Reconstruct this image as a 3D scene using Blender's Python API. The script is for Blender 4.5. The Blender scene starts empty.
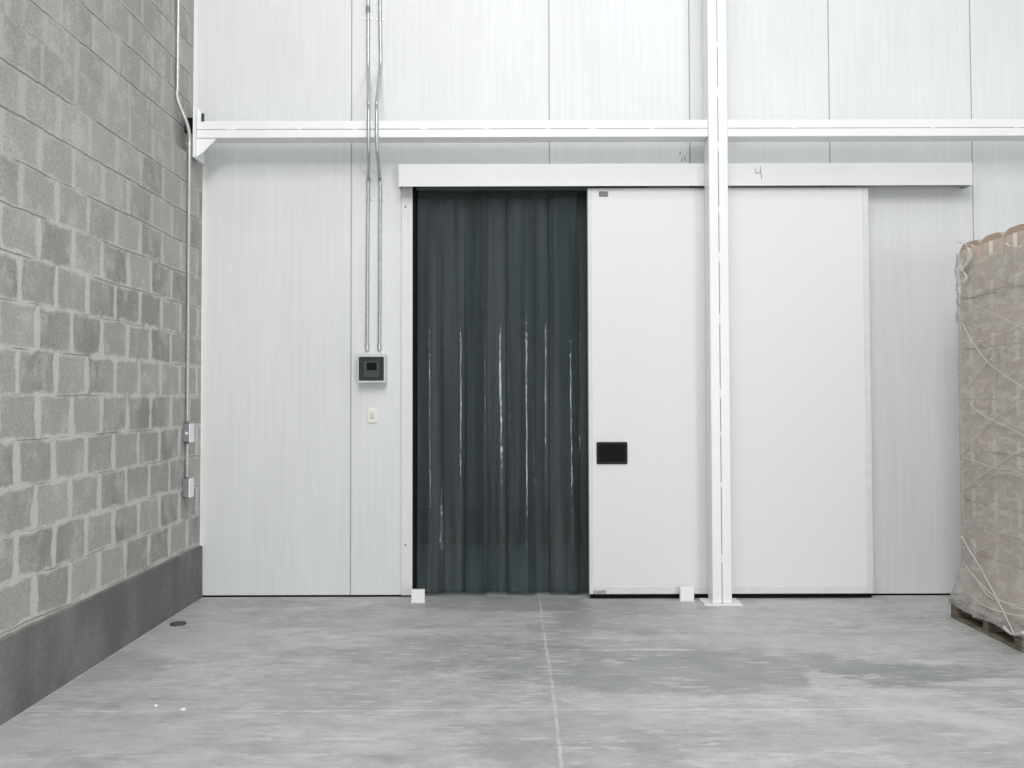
import bpy, bmesh, math, random
from mathutils import Vector, Matrix, noise
random.seed(7)
S = bpy.context.scene
C = S.collection
F = 1120.0; CX, CY = 512.0, 361.0

# ------------------------------------------------------------------ camera
cd = bpy.data.cameras.new('camera'); cam = bpy.data.objects.new('camera', cd); C.objects.link(cam)
cam.location = (0, 0, 1.4)
PITCH, ROLL = math.radians(2.0), math.radians(-0.15)
M = Matrix.Rotation(math.radians(90) + PITCH, 4, 'X') @ Matrix.Rotation(ROLL, 4, 'Z')
cam.rotation_euler = M.to_euler()
cd.lens = 36 * F / 1024; cd.sensor_width = 36
cd.shift_y = -23 / 1024; cd.shift_x = 0
S.camera = cam
R3 = M.to_3x3(); O = Vector((0, 0, 1.4))
def ray(px, py): return R3 @ Vector(((px - CX) / F, -(py - CY) / F, -1))
def PY(px, py, Y): d = ray(px, py); return O + d * (Y / d.y)
def PX(px, py, X): d = ray(px, py); return O + d * (X / d.x)
def PZ(px, py, z=0.0): d = ray(px, py); return O + d * ((z - 1.4) / d.z)

# ------------------------------------------------------------------ node helper
class G:
    def __init__(s, name):
        s.m = bpy.data.materials.new(name); s.m.use_nodes = True
        s.t = s.m.node_tree; s.t.nodes.clear()
        s.out = s.t.nodes.new('ShaderNodeOutputMaterial')
        s.co = s.t.nodes.new('ShaderNodeTexCoord').outputs['Object']
    def n(s, kind, **kw):
        nd = s.t.nodes.new(kind)
        for k, v in kw.items(): setattr(nd, k, v)
        return nd
    def set(s, sock, v):
        if isinstance(v, bpy.types.NodeSocket): s.t.links.new(v, sock)
        elif isinstance(v, (tuple, list)) and len(v) == 3 and sock.type == 'RGBA': sock.default_value = (*v, 1)
        else: sock.default_value = v
    def math(s, op, a, b=0.0, c=0.0, clamp=False):
        nd = s.n('ShaderNodeMath', operation=op, use_clamp=clamp)
        s.set(nd.inputs[0], a); s.set(nd.inputs[1], b); s.set(nd.inputs[2], c)
        return nd.outputs[0]
    def xyz(s, v=None):
        nd = s.n('ShaderNodeSeparateXYZ'); s.set(nd.inputs[0], v or s.co); return nd.outputs
    def comb(s, x, y, z):
        nd = s.n('ShaderNodeCombineXYZ'); s.set(nd.inputs[0], x); s.set(nd.inputs[1], y); s.set(nd.inputs[2], z); return nd.outputs[0]
    def vadd(s, a, b):
        nd = s.n('ShaderNodeVectorMath', operation='ADD'); s.set(nd.inputs[0], a); s.set(nd.inputs[1], b); return nd.outputs[0]
    def noise(s, scale, detail=3, rough=0.55, st=(1, 1, 1), off=(0, 0, 0), color=False, v=None):
        mp = s.n('ShaderNodeMapping'); s.set(mp.inputs[0], v or s.co); mp.inputs['Scale'].default_value = st; mp.inputs['Location'].default_value = off
        nd = s.n('ShaderNodeTexNoise'); s.set(nd.inputs['Vector'], mp.outputs[0])
        nd.inputs['Scale'].default_value = scale; nd.inputs['Detail'].default_value = detail; nd.inputs['Roughness'].default_value = rough
        return nd.outputs['Color' if color else 'Fac']
    def ramp(s, f, lo, hi, a=0.0, b=1.0):
        nd = s.n('ShaderNodeMapRange', interpolation_type='SMOOTHSTEP'); s.set(nd.inputs['Value'], f)
        for k, v in zip(('From Min', 'From Max', 'To Min', 'To Max'), (lo, hi, a, b)): s.set(nd.inputs[k], v)
        return nd.outputs[0]
    def mix(s, f, a, b, blend='MIX'):
        nd = s.n('ShaderNodeMix', data_type='RGBA', blend_type=blend)
        s.set(nd.inputs[0], f); s.set(nd.inputs[6], a); s.set(nd.inputs[7], b); return nd.outputs[2]
    def scale(s, col, f):
        nd = s.n('ShaderNodeVectorMath', operation='SCALE'); s.set(nd.inputs[0], col); s.set(nd.inputs['Scale'], f); return nd.outputs[0]
    def bump(s, h, dist=0.002, st=1.0):
        nd = s.n('ShaderNodeBump'); s.set(nd.inputs['Height'], h); nd.inputs['Distance'].default_value = dist; nd.inputs['Strength'].default_value = st
        return nd.outputs[0]
    def bsdf(s, col, rough=0.5, metal=0.0, bump=None, spec=0.5, link=True):
        b = s.n('ShaderNodeBsdfPrincipled')
        s.set(b.inputs['Base Color'], col); s.set(b.inputs['Roughness'], rough); s.set(b.inputs['Metallic'], metal)
        b.inputs['Specular IOR Level'].default_value = spec
        if bump is not None: s.set(b.inputs['Normal'], bump)
        if link: s.t.links.new(b.outputs[0], s.out.inputs[0])
        return b.outputs[0]

def simple(name, col, rough=0.5, metal=0.0, var=0.06, sc=12, bd=0.0, spec=0.5):
    g = G(name); f = g.noise(sc, 4)
    c = g.scale(col, g.ramp(f, 0.3, 0.7, 1 - var, 1 + var))
    g.bsdf(c, rough, metal, g.bump(g.noise(sc * 12, 2), bd) if bd else None, spec)
    return g.m

# ------------------------------------------------------------------ geometry helpers
def mesh(name, bm, mat, parent=None, smooth=False, col=None):
    bmesh.ops.recalc_face_normals(bm, faces=bm.faces)
    me = bpy.data.meshes.new(name); bm.to_mesh(me); bm.free()
    if smooth:
        for p in me.polygons: p.use_smooth = True
    o = bpy.data.objects.new(name, me); C.objects.link(o)
    if mat: me.materials.append(mat)
    if parent:
        o.parent = parent; o.matrix_parent_inverse = Matrix.Translation(-parent.location)
    return o
def box(x0, x1, y0, y1, z0, z1, bev=0.0, seg=1, bm=None):
    b = bm or bmesh.new()
    r = bmesh.ops.create_cube(b, size=1)
    for v in r['verts']:
        v.co = Vector(((x0 + x1) / 2 + v.co.x * (x1 - x0), (y0 + y1) / 2 + v.co.y * (y1 - y0), (z0 + z1) / 2 + v.co.z * (z1 - z0)))
    if bev:
        es = list({e for v in r['verts'] for e in v.link_edges})
        bmesh.ops.bevel(b, geom=es, offset=bev, segments=seg, affect='EDGES', profile=0.5)
    return b
def prism(pts, axis, a, b, bev=0.0, bm=None):
    """outline pts (2-D) extruded along axis from a to b."""
    m = bm or bmesh.new()
    def mk(p, t): return {'x': (t, p[0], p[1]), 'y': (p[0], t, p[1]), 'z': (p[0], p[1], t)}[axis]
    v0 = [m.verts.new(mk(p, a)) for p in pts]; v1 = [m.verts.new(mk(p, b)) for p in pts]
    m.faces.new(v0); m.faces.new(v1[::-1])
    n = len(pts)
    for i in range(n): m.faces.new((v0[i], v0[(i + 1) % n], v1[(i + 1) % n], v1[i]))
    if bev: bmesh.ops.bevel(m, geom=list(m.edges), offset=bev, segments=1, affect='EDGES')
    return m
def tube(pts, r, seg=12, bm=None, flat=None):
    m = bm or bmesh.new(); pts = [Vector(p) for p in pts]; n = len(pts); rings = []
    up = None
    for i, p in enumerate(pts):
        t = (pts[min(i + 1, n - 1)] - pts[max(i - 1, 0)]).normalized()
        if up is None:
            up = Vector((0, 1, 0)) if abs(t.y) < 0.9 else Vector((1, 0, 0))
        a = (up - t * up.dot(t)).normalized(); up = a; b = t.cross(a)
        rr = r[i] if isinstance(r, (list, tuple)) else r
        rings.append([m.verts.new(p + (a * math.cos(2 * math.pi * k / seg) * rr) + (b * math.sin(2 * math.pi * k / seg) * rr)) for k in range(seg)])
    for i in range(n - 1):
        for k in range(seg): m.faces.new((rings[i][k], rings[i][(k + 1) % seg], rings[i + 1][(k + 1) % seg], rings[i + 1][k]))
    m.faces.new(rings[0][::-1]); m.faces.new(rings[-1])
    return m
def smoothpath(pts, k=6):
    pts = [Vector(p) for p in pts]; out = []
    P = [pts[0] * 2 - pts[1]] + pts + [pts[-1] * 2 - pts[-2]]
    for i in range(1, len(P) - 2):
        p0, p1, p2, p3 = P[i - 1:i + 3]
        for j in range(k):
            t = j / k
            out.append(0.5 * ((2 * p1) + (p2 - p0) * t + (2 * p0 - 5 * p1 + 4 * p2 - p3) * t * t + (3 * p1 - p0 - 3 * p2 + p3) * t ** 3))
    out.append(pts[-1]); return out
def cyl(p, q, r, seg=16, bm=None): return tube([p, q], r, seg, bm)
def thing(name, label, cat, loc=(0, 0, 0), group=None):
    o = bpy.data.objects.new(name, None); C.objects.link(o); o.location = loc; o.empty_display_size = 0.1
    return tag(o, label, cat, group)
def tag(o, label, cat, group=None, kind=None):
    o['label'] = label; o['category'] = cat
    if group: o['group'] = group
    if kind: o['kind'] = kind
    return o

# ------------------------------------------------------------------ key planes
YW = 8.05          # panel wall face
XL = -2.23         # block wall face below the ledge
XU = -2.30         # block wall face above the ledge
ZLEDGE = 3.105; ZTOP = 6.6; XR = 8.0; YB = -11.0
Z_BAND = 0.37

# ------------------------------------------------------------------ materials
def m_panel(name, tint=(0.735, 0.748, 0.752), seams=(), rib=0.062, ribd=0.02):
    g = G(name); x, y, z = g.xyz()
    wx = g.math('ADD', x, g.math('MULTIPLY', g.noise(0.8, 2), 0.004))
    fr = g.math('FRACT', g.math('DIVIDE', g.math('ADD', wx, 20.0), rib))
    tri = g.math('ABSOLUTE', g.math('SUBTRACT', fr, 0.5))
    grv = g.ramp(tri, 0.40, 0.5)
    fine = g.math('ABSOLUTE', g.math('SUBTRACT', g.math('FRACT', g.math('MULTIPLY', wx, 1 / rib * 4)), 0.5))
    col = g.scale(tint, g.ramp(g.noise(1.3, 3, st=(1.5, 1, 0.5)), 0.3, 0.7, 0.97, 1.02))
    col = g.scale(col, g.ramp(g.noise(9, 3, st=(6, 1, 0.25)), 0.3, 0.7, 0.975, 1.015))
    col = g.scale(col, g.math('SUBTRACT', 1.0, g.math('MULTIPLY', grv, ribd)))
    h = g.math('SUBTRACT', g.math('MULTIPLY', fine, 0.15), grv)
    for s in seams:
        d = g.math('ABSOLUTE', g.math('SUBTRACT', x, s))
        line = g.ramp(d, 0.0025, 0.006, 1.0, 0.0)
        col = g.mix(g.math('MULTIPLY', line, 0.62), col, (0.12, 0.12, 0.12))
        h = g.math('SUBTRACT', h, g.math('MULTIPLY', line, 2.0))
    g.bsdf(col, 0.42, 0, g.bump(h, 0.0003), 0.35)
    return g.m

seams = [PY(351, 300, YW).x, PY(549, 60, YW).x, PY(690, 150, YW).x, PY(829, 90, YW).x, PY(972, 150, YW).x, PY(1113, 150, YW).x]
m_wall = m_panel('white_ribbed_panel', seams=seams)
m_leaf = G('white_door_skin')
m_leaf.bsdf(m_leaf.scale((0.77, 0.775, 0.77), m_leaf.ramp(m_leaf.noise(30, 4), 0.3, 0.7, 0.99, 1.005)), 0.45, 0, m_leaf.bump(m_leaf.noise(160, 3), 0.0002), 0.35)
m_leaf = m_leaf.m
m_steel = simple('white_painted_steel', (0.86, 0.87, 0.87), 0.35, var=0.015, sc=5, bd=0.0003)
m_trim = simple('white_trim', (0.74, 0.745, 0.735), 0.4, var=0.02)
m_alu = simple('aluminium_edge', (0.70, 0.705, 0.69), 0.4, 0.0, var=0.04)
m_header = simple('white_track_cover', (0.75, 0.76, 0.755), 0.4, var=0.015, sc=4)
m_black = simple('black_plastic', (0.006, 0.0065, 0.007), 0.5, spec=0.1)
m_blackrim = simple('black_rim', (0.011, 0.0115, 0.012), 0.5, spec=0.25)
m_dark = simple('dark_gasket_and_gap_shade', (0.008, 0.009, 0.009), 0.8, spec=0.1)  # also paints the shade under the door leaf and behind the bracket plate
m_white = simple('white_plastic', (0.88, 0.88, 0.87), 0.45, var=0.01)
m_cream = simple('cream_plastic', (0.82, 0.81, 0.74), 0.4, var=0.01)
m_galv = simple('galvanised_conduit', (0.50, 0.51, 0.52), 0.35, 0.55, var=0.1, sc=30)
m_galvbox = simple('grey_metal_box', (0.27, 0.27, 0.29), 0.5, 0.3, var=0.1, sc=30)
m_grey = simple('grey_label', (0.16, 0.175, 0.18), 0.5)
m_pencil = simple('pencil_grey', (0.25, 0.27, 0.27), 0.8)
m_boltd = simple('dark_bolt', (0.05, 0.07, 0.08), 0.5, 0.5)
m_smoke = simple('smoked_cover', (0.022, 0.03, 0.03), 0.25, var=0.1)
m_smoke2 = simple('smoked_panel', (0.045, 0.055, 0.055), 0.35, var=0.1)
m_wood = G('pallet_wood')
_w = m_wood.noise(6, 5, st=(1, 1, 9))
m_wood.bsdf(m_wood.mix(m_wood.ramp(_w, 0.3, 0.7), (0.12, 0.095, 0.07), (0.27, 0.235, 0.19)), 0.85, 0, m_wood.bump(_w, 0.003), 0.2)
m_wood = m_wood.m

# ---- concrete blocks
def block_mat(name, off_y=0.0):
    g = G(name)
    wob = g.vadd(g.scale(g.noise(2.2, 3, color=True), 0.030), g.scale(g.noise(22, 5, 0.7, color=True), 0.020))
    v = g.vadd(g.co, wob); x, y, z = g.xyz(v)
    zz = g.math('ADD', z, -0.375 - 0.03)
    row = g.math('FLOOR', g.math('DIVIDE', zz, 0.21))
    fz = g.math('FRACT', g.math('DIVIDE', zz, 0.21))
    half = g.math('MULTIPLY', g.math('MODULO', g.math('ADD', row, 40.0), 2.0), 0.5)
    yy = g.math('ADD', g.math('DIVIDE', g.math('SUBTRACT', y, 5.09 + 0.20 + off_y), 0.41), g.math('ADD', half, 60.0))
    rowj = g.n('ShaderNodeTexWhiteNoise', noise_dimensions='1D'); g.set(rowj.inputs['W'], row)
    yy = g.math('ADD', yy, g.math('MULTIPLY', g.math('SUBTRACT', rowj.outputs[0], 0.5), 0.04))
    fy = g.math('FRACT', yy); cid = g.math('FLOOR', yy)
    wn = g.n('ShaderNodeTexWhiteNoise', noise_dimensions='2D'); g.set(wn.inputs['Vector'], g.comb(cid, row, 0.0))
    rnd = wn.outputs[0]
    dz = g.math('SUBTRACT', 0.5, g.math('ABSOLUTE', g.math('SUBTRACT', fz, 0.5)))      # 0 at the bed joint
    dy = g.math('SUBTRACT', 0.5, g.math('ABSOLUTE', g.math('SUBTRACT', fy, 0.5)))
    dzm = g.math('MULTIPLY', dz, 0.21); dym = g.math('MULTIPLY', dy, 0.41)
    big = g.noise(1.1, 3, off=(4, 2, 1)); mid = g.noise(7, 4, off=(1, 7, 3))
    # how far mortar has been smeared over the faces differs from place to place
    wv = g.math('MULTIPLY_ADD', mid, 0.09, g.math('MULTIPLY_ADD', rnd, 0.012, -0.024))
    vert = g.ramp(g.math('SUBTRACT', dym, wv), -0.010, 0.018, 1.0, 0.0)
    wz = g.math('MULTIPLY_ADD', mid, 0.06, -0.022)
    bed = g.ramp(g.math('SUBTRACT', dzm, wz), -0.010, 0.018, 1.0, 0.0)
    smear = g.ramp(g.noise(5, 5, 0.7, off=(9, 3, 5)), 0.48, 0.68)
    mort = g.math('MAXIMUM', vert, bed)
    vis = g.ramp(g.math('ADD', z, g.math('MULTIPLY', big, 1.2)), 2.4, 3.7, 1.0, 0.38)   # mortar is raked flush high on the wall
    mort = g.math('MULTIPLY', mort, vis)
    mort = g.math('MAXIMUM', mort, g.math('MULTIPLY', smear, 0.5))
    grain = g.noise(70, 4, 0.7); g2 = g.noise(220, 2, 0.6)
    blk = g.mix(g.ramp(rnd, 0.0, 1.0), (0.31, 0.306, 0.284), (0.485, 0.475, 0.442))
    blk = g.mix(g.ramp(g.noise(3.0, 4, off=(0, 5, 0)), 0.35, 0.7), blk, (0.43, 0.422, 0.40))
    blk = g.mix(g.ramp(z, 2.3, 3.3), blk, g.mix(0.4, blk, (0.40, 0.388, 0.362)))
    blk = g.scale(blk, g.ramp(grain, 0.25, 0.75, 0.78, 1.20))
    mcol = g.scale((0.64, 0.63, 0.59), g.ramp(grain, 0.25, 0.75, 0.88, 1.1))
    col = g.mix(mort, blk, mcol)
    # open hairline under each course
    hair_on = g.ramp(g.math('ADD', g.noise(1.8, 3, off=(2, 2, 9)), g.ramp(z, 2.0, 2.9, 0.0, 0.12)), 0.42, 0.60)
    hair = g.math('MULTIPLY', g.ramp(dzm, 0.001, 0.006, 1.0, 0.0), hair_on)
    col = g.mix(g.math('MULTIPLY', hair, g.ramp(z, 1.8, 2.9, 0.34, 0.55)), col, (0.10, 0.095, 0.09))
    h = g.math('ADD', g.math('MULTIPLY', grain, 0.5), g.math('ADD', g.math('MULTIPLY', mort, 0.5), g.math('MULTIPLY', g2, 0.3)))
    h = g.math('SUBTRACT', h, hair)
    g.bsdf(col, 0.95, 0, g.bump(h, 0.006), 0.15)
    return g.m
m_block = block_mat('concrete_block')
def band_mat():
    g = G('grey_plinth_render'); a = g.noise(3, 5, st=(1, 1, 0.6)); b = g.noise(45, 4, 0.7)
    c = g.mix(g.ramp(a, 0.3, 0.72), (0.155, 0.157, 0.15), (0.235, 0.235, 0.225))
    z = g.xyz()[2]
    c = g.scale(c, g.ramp(b, 0.2, 0.8, 0.85, 1.15))
    spots = g.math('MULTIPLY', g.ramp(g.noise(38, 2, off=(3, 3, 3)), 0.70, 0.76), g.ramp(z, 0.02, 0.12, 1.0, 0.0))
    c = g.mix(spots, c, (0.55, 0.55, 0.53))
    g.bsdf(c, 0.8, 0, g.bump(b, 0.004), 0.2); return g.m
m_band = band_mat()

# ---- floor
def floor_mat():
    g = G('power_trowelled_concrete'); x, y, z = g.xyz()
    a = g.noise(0.55, 8, 0.68, off=(1.3, 0.4, 0)); b = g.noise(1.6, 10, 0.70, st=(0.8, 1.1, 1), off=(4, 1, 0)); c = g.noise(60, 4, 0.7)
    col = g.mix(g.ramp(a, 0.32, 0.68), (0.42, 0.423, 0.425), (0.52, 0.518, 0.51))
    col = g.mix(g.math('MULTIPLY', g.ramp(b, 0.48, 0.66), 0.5), col, (0.31, 0.312, 0.315))
    fm = g.noise(6, 10, 0.75, st=(0.75, 1.15, 1), off=(3, 3, 0)); col = g.scale(col, g.ramp(fm, 0.32, 0.68, 0.80, 1.17))
    col = g.mix(g.math('MULTIPLY', g.ramp(g.noise(2.6, 9, 0.7, st=(0.7, 1.2, 1), off=(7, 5, 0)), 0.52, 0.66), 0.5), col, (0.54, 0.54, 0.535))
    wob = g.noise(2.6, 8, 0.72, st=(0.8, 1.1, 1), off=(2, 9, 0)); wob2 = g.noise(9, 6, 0.7, st=(0.8, 1.1, 1), off=(5, 3, 0))
    def patch(px, py, rx, ry, colr, amt, soft=0.38, rot=0.0, dist=1.25):
        nonlocal col
        p = PZ(px, py); cr, sr = math.cos(rot), math.sin(rot)
        dx = g.math('SUBTRACT', x, p.x); dy = g.math('SUBTRACT', y, p.y)
        u = g.math('ADD', g.math('MULTIPLY', dx, cr / rx), g.math('MULTIPLY', dy, sr / rx))
        w = g.math('ADD', g.math('MULTIPLY', dx, -sr / ry), g.math('MULTIPLY', dy, cr / ry))
        d = g.math('SQRT', g.math('ADD', g.math('MULTIPLY', u, u), g.math('MULTIPLY', w, w)))
        d = g.math('ADD', d, g.math('MULTIPLY', g.math('ADD', g.math('ADD', wob, g.math('MULTIPLY', wob2, 0.6)), -0.8), dist * 2))
        col = g.mix(g.math('MULTIPLY', g.ramp(d, 1 - soft, 1 + soft, 1.0, 0.0), amt * 0.85), col, colr)
    D = (0.25, 0.262, 0.268); D2 = (0.30, 0.305, 0.305); L = (0.62, 0.62, 0.61); L2 = (0.50, 0.50, 0.495)
    patch(720, 672, 1.15, 0.42, D, 0.75)
    patch(610, 615, 0.45, 0.55, D, 0.7)
    patch(910, 676, 0.55, 0.22, D, 0.6)
    patch(500, 604, 0.7, 0.28, D2, 0.7)
    patch(640, 650, 0.7, 0.28, D, 0.4)
    patch(430, 650, 0.6, 0.30, D2, 0.5)
    patch(330, 690, 0.4, 0.55, D2, 0.45)
    patch(120, 668, 0.28, 0.25, D2, 0.6)
    patch(270, 603, 0.4, 0.14, D2, 0.6)
    patch(560, 740, 0.5, 0.25, D2, 0.35)
    patch(820, 735, 0.6, 0.16, D2, 0.35)
    patch(200, 640, 0.30, 0.35, L2, 0.55)
    patch(60, 735, 0.45, 0.20, L2, 0.5)
    patch(430, 615, 0.28, 0.2, L2, 0.6)
    patch(440, 632, 0.25, 0.10, L, 0.4, dist=1.3)
    patch(690, 622, 0.55, 0.20, L2, 0.55)
    patch(820, 640, 0.8, 0.18, L2, 0.5)
    patch(790, 604, 0.35, 0.12, L, 0.5, dist=1.2)
    patch(880, 692, 0.42, 0.07, L, 0.45)
    patch(960, 718, 0.20, 0.07, L, 0.75, rot=-0.5)
    patch(975, 684, 0.22, 0.05, L, 0.7)
    patch(1000, 680, 0.12, 0.04, L, 0.7)
    patch(560, 655, 0.10, 0.05, L2, 0.5)
    patch(600, 700, 0.12, 0.04, L2, 0.5)
    patch(150, 600, 0.2, 0.5, L2, 0.35)
    # scuffs: short light scratches
    sc = g.ramp(g.noise(16, 4, 0.6, st=(0.4, 1.5, 1), off=(3, 8, 0)), 0.55, 0.62)
    col = g.mix(g.math('MULTIPLY', g.math('MULTIPLY', sc, g.ramp(wob, 0.40, 0.56)), 0.75), col, (0.60, 0.60, 0.59))
    col = g.scale(col, g.ramp(c, 0.2, 0.8, 0.93, 1.06))
    # sawn joints, filled with pale dust
    wj = g.math('MULTIPLY', g.math('SUBTRACT', g.noise(1.5, 3, off=(5, 5, 5)), 0.5), 0.03)
    wj2 = g.math('MULTIPLY', g.math('SUBTRACT', g.noise(30, 3), 0.5), 0.012)
    wj = g.math('ADD', wj, wj2)
    brk = g.ramp(g.noise(5, 4, off=(8, 1, 1)), 0.40, 0.55, 0.35, 1.0)
    def joint(coord, at, w, amt, lim=None):
        nonlocal col
        d = g.math('ABSOLUTE', g.math('SUBTRACT', g.math('ADD', coord, wj), at))
        f = g.math('MULTIPLY', g.math('MULTIPLY', g.ramp(d, w * 0.5, w, 1.0, 0.0), amt), brk)
        if lim: f = g.math('MULTIPLY', f, g.math('MULTIPLY', g.ramp(x, lim[0], lim[0] + 0.1), g.ramp(x, lim[1], lim[1] + 0.1, 1.0, 0.0)))
        col = g.mix(f, col, (0.70, 0.70, 0.685))
    xj = PZ(545, 640).x
    joint(x, xj, 0.010, 0.52)
    joint(x, PZ(1000, 655).x, 0.010, 0.32)
    joint(x, xj - 2.4, 0.012, 0.2)
    joint(y, PZ(545, 710).y, 0.015, 0.52)
    joint(y, PZ(620, 650).y, 0.020, 0.75, (0.28, 0.95))
    # arrow-shaped pale spill
    q = [PZ(*p) for p in ((803, 668), (874, 682), (812, 690))]
    t1 = g.math('ADD', x, g.math('MULTIPLY', g.math('SUBTRACT', wob2, 0.5), 0.35)); t2 = g.math('ADD', y, g.math('MULTIPLY', g.math('SUBTRACT', wob2, 0.5), 0.5))
    ins = None
    for i in range(3):
        a_, b_ = q[i], q[(i + 1) % 3]; ex, ey = b_.x - a_.x, b_.y - a_.y; l = math.hypot(ex, ey)
        s_ = g.math('SUBTRACT', g.math('MULTIPLY', g.math('SUBTRACT', t2, a_.y), ex / l), g.math('MULTIPLY', g.math('SUBTRACT', t1, a_.x), ey / l))
        s_ = g.math('MULTIPLY', s_, -1.0)
        ins = s_ if ins is None else g.math('MINIMUM', ins, s_)
    col = g.mix(g.math('MULTIPLY', g.ramp(ins, -0.01, 0.03), 0.5), col, (0.60, 0.60, 0.59))
    rg = g.ramp(g.noise(2.2, 4, off=(0, 0, 4)), 0.3, 0.7, 0.42, 0.62)
    g.bsdf(col, rg, 0, g.bump(g.math('ADD', c, g.math('MULTIPLY', b, 2.0)), 0.0015), 0.4)
    return g.m
m_floor = floor_mat()

# ---- PVC strips, film
def glossy_clear(name, tint, base, fac, rough, bumpd=0.0, bsc=8, bst=(1, 1, 1), streak=None):
    g = G(name)
    tr = g.n('ShaderNodeBsdfTransparent'); g.set(tr.inputs[0], tint)
    b = g.n('ShaderNodeBsdfPrincipled'); g.set(b.inputs['Base Color'], base); b.inputs['Roughness'].default_value = rough
    b.inputs['Specular IOR Level'].default_value = 0.7
    if bumpd: g.set(b.inputs['Normal'], g.bump(g.noise(bsc, 4, st=bst), bumpd))
    mx = g.n('ShaderNodeMixShader')
    if streak: fac = g.ramp(g.noise(streak[0], 4, 0.6, st=streak[1]), 0.35, 0.7, fac - streak[2], fac + streak[2])
    g.set(mx.inputs[0], fac)
    g.t.links.new(tr.outputs[0], mx.inputs[1]); g.t.links.new(b.outputs[0], mx.inputs[2]); g.t.links.new(mx.outputs[0], g.out.inputs[0])
    return g.m
m_pvc = glossy_clear('smoky_green_pvc', (0.57, 0.64, 0.64), (0.120, 0.136, 0.142), 0.32, 0.05, 0.006, 9, (1, 1, 0.35), streak=(16, (1, 1, 0.02), 0.13))
m_film = glossy_clear('stretch_film', (0.93, 0.93, 0.92), (0.86, 0.83, 0.80), 0.26, 0.28, 0.002, 9, (1, 1.2, 3), streak=(7, (1, 0.8, 3), 0.09))
m_strand = glossy_clear('bunched_film', (0.95, 0.95, 0.94), (0.85, 0.84, 0.81), 0.48, 0.3)
m_fold = glossy_clear('crumpled_film', (0.95, 0.95, 0.94), (0.85, 0.85, 0.80), 0.55, 0.12, 0.01, 30)
m_folddk = glossy_clear('film_crease', (0.7, 0.7, 0.68), (0.22, 0.22, 0.20), 0.6, 0.3)
def card_mat():
    g = G('brown_cardboard'); oi = g.n('ShaderNodeObjectInfo')
    c = g.mix(oi.outputs['Random'], (0.54, 0.445, 0.375), (0.66, 0.555, 0.475))
    c = g.scale(c, g.ramp(g.noise(10, 4, st=(1, 1, 3)), 0.3, 0.7, 0.9, 1.08))
    g.bsdf(c, 0.8, 0, g.bump(g.noise(90, 2, st=(1, 1, 4)), 0.001), 0.2); return g.m
m_card = card_mat(); m_cardtop = simple('cardboard_flap', (0.46, 0.35, 0.27), 0.85)
m_tape = simple('packing_tape', (0.84, 0.78, 0.72), 0.4)

# ================================================================== SETTING
# floor
o = mesh('floor', box(XU - 0.3, XR, YB, 11.2, -0.2, 0.0), m_floor); tag(o, 'worn grey concrete floor with pale sawn joints', 'floor', kind='structure')
# block wall, with its ledge, and the plinth
o = mesh('wall_left', prism([(XL, 0), (XL, ZLEDGE), (XU, ZLEDGE), (XU, ZTOP), (XU - 0.2, ZTOP), (XU - 0.2, 0)], 'y', YB, YW + 0.12), m_block)
tag(o, 'grey concrete block wall with smeared pale mortar', 'wall', kind='structure')
bm = bmesh.new(); n = 90; vs = []
for i in range(n + 1):
    y = YB + (YW - YB) * i / n
    t = Z_BAND + 0.010 * (noise.noise(Vector((0, y * 2.0, 0)))) + 0.004 * noise.noise(Vector((0, y * 11.0, 3)))
    vs.append([bm.verts.new(p) for p in ((XL, y, 0.0), (XL + 0.016, y, 0.0), (XL + 0.014, y, t - 0.006), (XL + 0.009, y, t), (XL, y, t))])
for i in range(n):
    for k in range(5): bm.faces.new((vs[i][k], vs[i][(k + 1) % 5], vs[i + 1][(k + 1) % 5], vs[i + 1][k]))
bm.faces.new(vs[0][::-1]); bm.faces.new(vs[-1])
o = mesh('baseboard_left', bm, m_band); tag(o, 'dark grey rendered plinth band along foot of block wall', 'baseboard', kind='structure')
# panel wall with the door opening
ox0 = PY(412.5, 400, YW).x; ox1 = PY(650, 400, YW).x; oz = PY(500, 180, YW).z
zb = 0.012
o = mesh('wall_back', prism([(XU, zb), (XU, ZTOP), (XR, ZTOP), (XR, zb), (ox1, zb), (ox1, oz), (ox0, oz), (ox0, zb)], 'y', YW, YW + 0.12), m_wall)
tag(o, 'white ribbed insulated panel wall with vertical seams', 'wall', kind='structure')
# cold room behind the opening
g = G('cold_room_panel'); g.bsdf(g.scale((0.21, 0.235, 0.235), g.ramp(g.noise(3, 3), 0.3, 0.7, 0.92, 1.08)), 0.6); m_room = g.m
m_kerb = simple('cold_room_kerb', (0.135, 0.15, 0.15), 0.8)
RX0, RX1, RY = -2.2, 3.2, 11.0
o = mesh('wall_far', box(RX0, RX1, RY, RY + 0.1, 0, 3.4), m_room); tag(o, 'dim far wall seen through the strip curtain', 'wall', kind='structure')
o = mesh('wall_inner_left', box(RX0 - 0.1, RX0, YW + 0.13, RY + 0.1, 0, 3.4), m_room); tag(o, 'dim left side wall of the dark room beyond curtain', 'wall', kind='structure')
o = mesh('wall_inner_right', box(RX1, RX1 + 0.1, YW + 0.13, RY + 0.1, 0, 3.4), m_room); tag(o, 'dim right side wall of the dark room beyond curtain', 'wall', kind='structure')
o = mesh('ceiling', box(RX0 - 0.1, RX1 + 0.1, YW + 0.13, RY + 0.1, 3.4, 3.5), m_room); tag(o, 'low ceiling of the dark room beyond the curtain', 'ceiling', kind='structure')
o = mesh('baseboard_far', box(RX0, RX1, RY - 0.06, RY, 0, 0.36), m_kerb); tag(o, 'dark kerb at foot of far wall beyond curtain', 'baseboard', kind='structure')
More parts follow.
